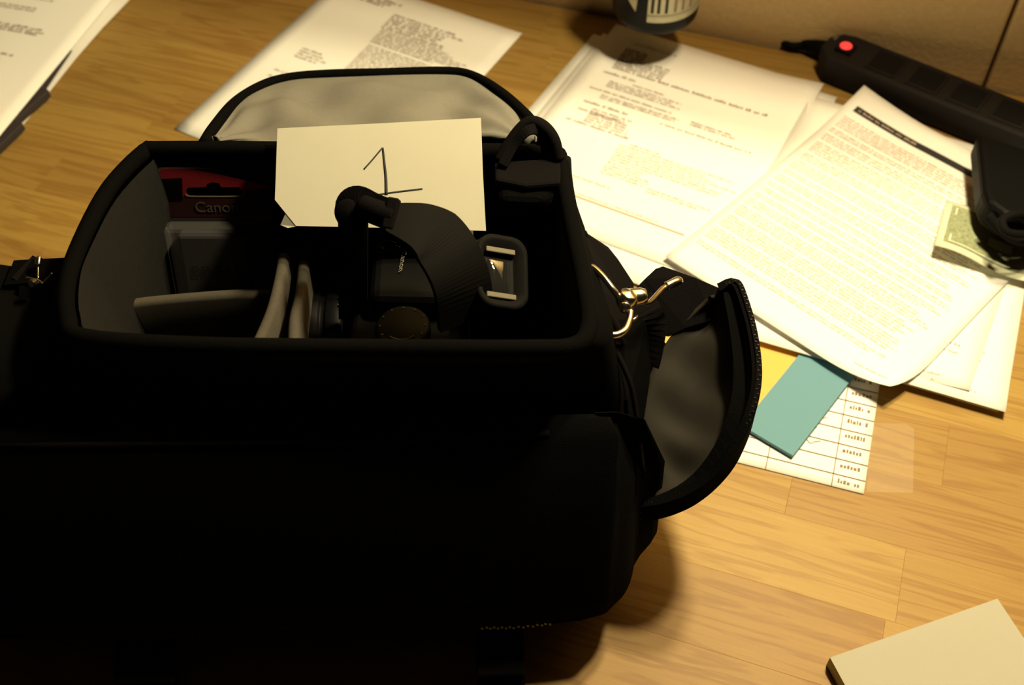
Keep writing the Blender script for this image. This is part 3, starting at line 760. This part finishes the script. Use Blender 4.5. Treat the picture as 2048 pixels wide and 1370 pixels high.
# ------------------------------------------------------------------ battery blister pack
bp_ = empty('battery_package', V((-0.19, 0.53, 0.08)), 'red carded battery blister pack standing in the left compartment of the bag', 'package')
BP0, Bn = V((0, 0.5345, 0.200)), V((0, -1, 0.32)).normalized()
def bpx(x, y, d=0.0): return onplane(x, y, BP0, Bn) + Bn * d
card = [(312, 352), (318, 340), (330, 336), (524, 336), (536, 340), (541, 352), (550, 610), (340, 610)]
hole = [(372, 381), (376, 375), (412, 374), (414, 368), (424, 364), (438, 366), (443, 374), (478, 374), (485, 380), (484, 388), (478, 392), (380, 392), (373, 388)]
polyplate('card', [bpx(*p) for p in card], M['red'], bp_, 0.0006, holes=[[bpx(*p) for p in hole]])
tube('card_edge', [bpx(x, y, 0.0003) for x, y in [(313, 400), (312, 352), (318, 340), (330, 336), (430, 336), (524, 336), (536, 340), (541, 352), (543, 400)]], 0.0007, M['clear'], bp_, n=4, k=6)
tube('hole_edge', [bpx(x, y, 0.0003) for x, y in [(373, 388), (380, 392.5), (478, 392.5), (484, 388)]], 0.0006, M['plate'], bp_, n=4, k=6)
polyplate('dark_print', [bpx(x, y, 0.0006) for x, y in [(314, 392), (368, 394), (374, 397), (486, 397), (492, 380), (543, 376), (545, 432), (316, 432)]], M['darkred'], bp_, 0.0002)
polyplate('black_square', [bpx(x, y, 0.0009) for x, y in [(320, 357), (365, 355), (366, 398), (322, 400)]], M['blackplastic'], bp_, 0.0003)
polyplate('backing_print', [bpx(x, y, 0.0006) for x, y in [(317, 436), (545, 436), (549, 606), (338, 606)]], M['blister'], bp_, 0.0002)
cxb = bpx(440, 520, 0.0075)
bu = (bpx(400, 520) - bpx(500, 520)).normalized() * -1; bv = Bn.cross(bu).normalized()
wB = (bpx(530, 520) - bpx(350, 520)).length; hB_ = (bpx(440, 440) - bpx(440, 600)).length
box('plastic_bubble', cxb, (wB, hB_, 0.013), M['clear'], bp_, 0.003, ax=(bu, bv, Bn))
box('battery', cxb - Bn * 0.0005, (wB * 0.74, hB_ * 0.8, 0.0105), M['battery'], bp_, 0.002, ax=(bu, bv, Bn))
text('lettering', 'Canon', bpx(434, 414, 0.0010), bu, bv, 0.0105, M['plate'], bp_)
text('lettering', 'BP-511', cxb + Bn * 0.0052 + bv * -0.002, bu, bv, 0.0115, M['blackplastic'], bp_)

# ------------------------------------------------------------------ SLR camera lying in the bag
cm = empty('slr_camera', V((-0.05, 0.45, 0.06)), 'black single lens reflex camera nested in the middle of the open bag', 'camera')
p1, p2 = at(805, 650, 0.180), at(775, 487, 0.176)
yc0, yc1 = p1.y - 0.022, p2.y + 0.026
prism('body', [(-0.100, yc0 + .006), (-0.094, yc0), (-0.035, yc0), (-0.028, yc0 + .008), (-0.028, yc1 - .01), (-0.036, yc1), (-0.098, yc1), (-0.106, yc1 - 0.012), (-0.106, yc1 - 0.05), (-0.096, yc1 - 0.062)], 0.075, 0.168, M['blackplastic'], cm, 0.004, 3)
# pentaprism hump
yp = (yc0 + yc1) / 2
prism('prism_hump', [(-0.086, yp - 0.020), (-0.016, yp - 0.024), (-0.016, yp + 0.024), (-0.086, yp + 0.018)], 0.166, 0.184, M['blackplastic'], cm, 0.007, 3)
# lens pointing towards the left
lc = V((-0.106, yp - 0.002, 0.125))
prof = [(0.034, 0), (0.034, 0.010), (0.032, 0.011), (0.032, 0.014), (0.034, 0.015), (0.034, 0.036)]
lathe('lens', prof + [(0.030, 0.038), (0.027, 0.034), (0, 0.033)], lc, M['blackplastic'], cm, axis=V((-1, 0, 0)), k=48)
for k in range(4):
    c = at(690, 566 + 14.5 * k, 0.160)
    box('lit_lens_rib', c, (0.0085, 0.0012, 0.0012), M['white'] if k == 3 else M['plate'], cm, 0.0003)  # pale bars paint the lit edges of the lens ribs
dial = lathe('mode_dial', [(0.0165, 0), (0.0165, 0.006), (0.0150, 0.0075), (0, 0.0078)], V((p1.x, p1.y, 0.172)), M['camgrey'], cm, k=40)
lathe('dial_ring', [(0.0115, 0), (0.0115, 0.0008), (0.0108, 0.0008), (0.0108, 0)], V((p1.x, p1.y, 0.1797)), M['plate'], dial, k=32, a0=D2R(-130), a1=D2R(-50))
for k in range(24):
    a = 2 * math.pi * k / 24
    if k % 2 == 0: box('dial_mark', V((p1.x + 0.0135 * math.cos(a), p1.y + 0.0135 * math.sin(a), 0.1799)), (0.0010, 0.0010, 0.0004), M['plate'], dial)
box('grip_top', V((p2.x, p2.y - 0.004, 0.171)), (0.017, 0.044, 0.008), M['camgrey'], cm, 0.002)
sb = lathe('shutter_button', [(0.0088, 0), (0.0088, 0.0012), (0.0060, 0.0014), (0.0058, 0.0040), (0, 0.0048)], V((p2.x, p2.y, 0.1750)), M['glass'], cm, k=32)
# plate with switch marks
c = at(768, 600, 0.170)
box('switch_plate', c, (0.0155, 0.014, 0.0016), M['plate'], cm, 0.0005)
text('lettering', 'ON', at(762, 574, 0.1715), V((0, -1, 0)), V((1, 0, 0)), 0.0065, M['white'], cm)
text('lettering', 'Canon', at(805, 522, 0.1865), V((-0.10, -1, -0.05)), V((0.8, 0, 0.6)), 0.0062, M['white'], cm)
# eyepiece cup facing up and to the right
ec = at(1000, 548, 0.196)
en = V((0.42, -0.30, 0.86)).normalized(); eu = V((1, 0, 0)); eu = (eu - en * eu.dot(en)).normalized(); ev = en.cross(eu)
def rr_loop(w, h, r, dz, k=6):
    pts = []
    for (sx, sy, a0) in ((1, 1, 0), (-1, 1, 90), (-1, -1, 180), (1, -1, 270)):
        for i in range(k + 1):
            a = D2R(a0 + 90 * i / k)
            pts.append(ec + eu * (sx * (w / 2 - r) + r * math.cos(a)) + ev * (sy * (h / 2 - r) + r * math.sin(a)) + en * dz)
    return pts
def rings_mesh(name, loops, m, parent, cap=False):
    K = len(loops[0]); vs = [p for l in loops for p in l]; fs = []
    for j in range(len(loops) - 1):
        for i in range(K): fs.append((j * K + i, j * K + (i + 1) % K, (j + 1) * K + (i + 1) % K, (j + 1) * K + i))
    if cap: fs.append(tuple((len(loops) - 1) * K + i for i in range(K)))
    return mesh(name, vs, fs, m, parent, True)
box('eyepiece_block', ec - en * 0.010, (0.032, 0.046, 0.016), M['blackplastic'], cm, 0.004, ax=(eu, ev, en))
rings_mesh('eyecup', [rr_loop(0.030, 0.044, 0.010, -0.004), rr_loop(0.033, 0.047, 0.011, 0.002), rr_loop(0.032, 0.046, 0.010, 0.005), rr_loop(0.027, 0.040, 0.009, 0.0045), rr_loop(0.021, 0.031, 0.006, -0.001), rr_loop(0.019, 0.028, 0.004, -0.002)], M['rubber'], cm)
for s in (-1, 1): box('eyepiece_rim', ec + ev * s * 0.0145 + en * 0.0012, (0.019, 0.0035, 0.002), M['plate'], cm, 0.0006, ax=(eu, ev, en))
rings_mesh('viewfinder_glass', [rr_loop(0.020, 0.030, 0.004, -0.0035), rr_loop(0.019, 0.028, 0.004, -0.0028), rr_loop(0.010, 0.016, 0.004, -0.0010), rr_loop(0.003, 0.005, 0.0012, -0.0006)], M['glass'], cm, True)
box('viewfinder_catch', at(941, 470, 0.19), (0.0035, 0.010, 0.002), M['plate'], cm, 0.0005)
# neck strap: narrow webbing rising, curling over the note, joining the padded part
ns = ribbon('neck_strap', [at(706, 640, .16), at(706, 560, .19), at(706, 480, .215), at(706, 440, .226), at(701, 412, .236), at(716, 402, .240), at(745, 416, .240), at(775, 428, .240)], 0.0175, 0.0022, M['web'], cm, hint=lambda t: V((0, -0.55, 0.85)).lerp(V((0.0, -0.75, 0.65)), t), n=6)
bl_ = at(704, 424, .230)
lathe('strap_coil', [(0.0, -0.0085), (0.0075, -0.0080), (0.0098, -0.003), (0.0098, 0.003), (0.0075, 0.0080), (0.0, 0.0085)], bl_, M['web'], ns, axis=V((0.15, 0.75, -0.66)), k=24)
tube('strap_sleeve', [at(728, 411, .238), at(760, 424, .240), at(790, 432, .240)], 0.0068, M['web'], ns)
box('strap_keeper', at(783, 428, .242), (0.007, 0.0185, 0.008), M['web'], ns, 0.001, ax=(V((0.95, -0.25, 0)), V((0.2, 0.78, 0.55)), V((-0.1, -0.55, 0.8))))
ribbon('strap_pad', [at(780, 437, .240), at(815, 445, .239), at(850, 458, .236), at(880, 482, .230), at(908, 526, .220), at(925, 575, .205), at(932, 640, .18)], lambda t: 0.0170 + 0.019 * min(1, t * 2.2), 0.0040, M['rubber'], cm, hint=V((0.25, -0.35, 0.9)), n=7)

# ------------------------------------------------------------------ yellow note with the figure 1
nTL, nTR, nBR = at(555, 257, .238), at(962, 236, .238), at(972, 462, .204)
nN = (nTR - nTL).cross(nBR - nTL).normalized()
if nN.z < 0: nN = -nN
def npx(x, y, d=0.0): return onplane(x, y, nTL, nN) + nN * d
note = polyplate('sticky_note', [npx(*p) for p in ((555, 257), (760, 247), (962, 236), (966, 350), (972, 462), (780, 456), (592, 452), (571, 426), (550, 400))], M['yellow'], None, 0.0006)
tag(note, 'pale yellow note with a handwritten 1, propped up in the camera bag', 'note')
mesh('folded_corner', [npx(592, 453), npx(571, 427), npx(559, 447) - nN * 0.003, npx(575, 455) - nN * 0.001], [(0, 1, 2, 3)], M['yellow'], note)
sweep('pen_stroke', [npx(728, 339, .0005), npx(745, 320, .0005), npx(765, 296, .0005)], rect(0.0009, 0.0002), M['ink_dark'], note, hint=nN, n=3)
sweep('pen_stroke', [npx(766, 296, .0006), npx(769, 325, .0006), npx(772, 355, .0006), npx(773, 390, .0006)], lambda t: rect(0.0010 + 0.0008 * t, 0.0002), M['ink_dark'], note, hint=nN, n=4)
sweep('pen_stroke', [npx(731, 394, .0005), npx(780, 386, .0005), npx(845, 378, .0005)], rect(0.0009, 0.0002), M['ink_dark'], note, hint=nN, n=3)

# ------------------------------------------------------------------ shoulder strap with its metal clasps
ss = empty('shoulder_strap', at(1300, 600, .15), 'black shoulder strap with shiny metal clasps clipped to both ends of the bag', 'strap')
tube('ring', [at(1176, 531, .206), at(1190, 538, .207), at(1208, 556, .207), at(1225, 578, .205), at(1240, 598, .200)], 0.0019, M['metal'], ss, n=6)
tube('ring', [at(1184, 648, .202), at(1192, 658, .201), at(1210, 667, .200), at(1232, 670, .199), at(1250, 660, .198), at(1259, 640, .197), at(1261, 622, .197)], 0.0022, M['metal'], ss, n=6)
sc = at(1253, 599, .198)
lathe('swivel_ball', [(0, -0.006), (0.0045, -0.005), (0.0066, -0.0015), (0.0066, 0.0015), (0.0050, 0.0048), (0, 0.006)], sc, M['metal'], ss, axis=V((0.3, 0.2, 0.9)), k=24)
lathe('swivel_barrel', [(0.0052, -0.006), (0.0058, 0), (0.0052, 0.006), (0.004, 0.009), (0, 0.0092)], at(1263, 596, .196), M['metal'], ss, axis=V((1, 0.1, 0.1)), k=20)
lathe('swivel_stud', [(0.0032, 0), (0.0034, 0.004), (0, 0.0045)], at(1249, 612, .199), M['metal'], ss, axis=V((0, -0.8, 0.5)), k=14)
tube('hook', [at(1272, 600, .192), at(1290, 606, .186), at(1300, 604, .183), at(1312, 592, .180), at(1325, 578, .178), at(1336, 571, .177)], 0.0017, M['metal'], ss, n=6)
tube('hook_bar', [at(1333, 573, .177), at(1345, 567, .177), at(1356, 562, .176), at(1358, 566, .173)], 0.0029, M['metal'], ss, n=5)
tube('trigger', [at(1263, 642, .190), at(1270, 637, .190), at(1274, 633, .189)], 0.0011, M['metal'], ss)
polyplate('strap_end', [at(x, y, z) for x, y, z in ((1262, 588, .155), (1290, 558, .16), (1313, 537, .163), (1325, 534, .163), (1390, 556, .16), (1450, 582, .155), (1462, 600, .15), (1425, 640, .145), (1372, 655, .14), (1338, 672, .135), (1318, 671, .135), (1296, 673, .14), (1276, 640, .15))], M['web'], ss, 0.003)
ribbon('strap_fold', [at(1280, 600, .16), at(1300, 640, .150), at(1296, 690, .135), at(1285, 740, .12)], 0.020, 0.0025, M['web'], ss)
# left end clasp
tube('ring', [at(52, 556, .195), at(62, 558, .195), at(75, 561, .195), at(86, 566, .195), at(96, 557, .196), at(105, 547, .197)], 0.0010, M['metal'], ss, n=5)
lathe('swivel_ball', [(0, -0.003), (0.0030, -0.001), (0.0030, 0.001), (0, 0.003)], at(67, 567, .198), M['metal'], ss, axis=V((0.3, -0.4, 0.9)), k=16)
tube('hook', [at(76, 557, .195), at(76, 545, .195), at(76, 532, .196), at(79, 518, .197)], 0.0008, M['metal'], ss, n=4)
tube('hook_bar', [at(76, 530, .197), at(77, 522, .198), at(79, 516, .198)], 0.0019, M['metal'], ss, n=4)
ribbon('strap_end', [at(45, 535, .19), at(80, 548, .188), at(150, 550, .186)], 0.020, 0.002, M['web'], ss)
ribbon('strap_fold', [at(66, 575, .19), at(64, 620, .18), at(60, 680, .17)], 0.016, 0.002, M['web'], ss, hint=V((0, -0.5, 0.85)))
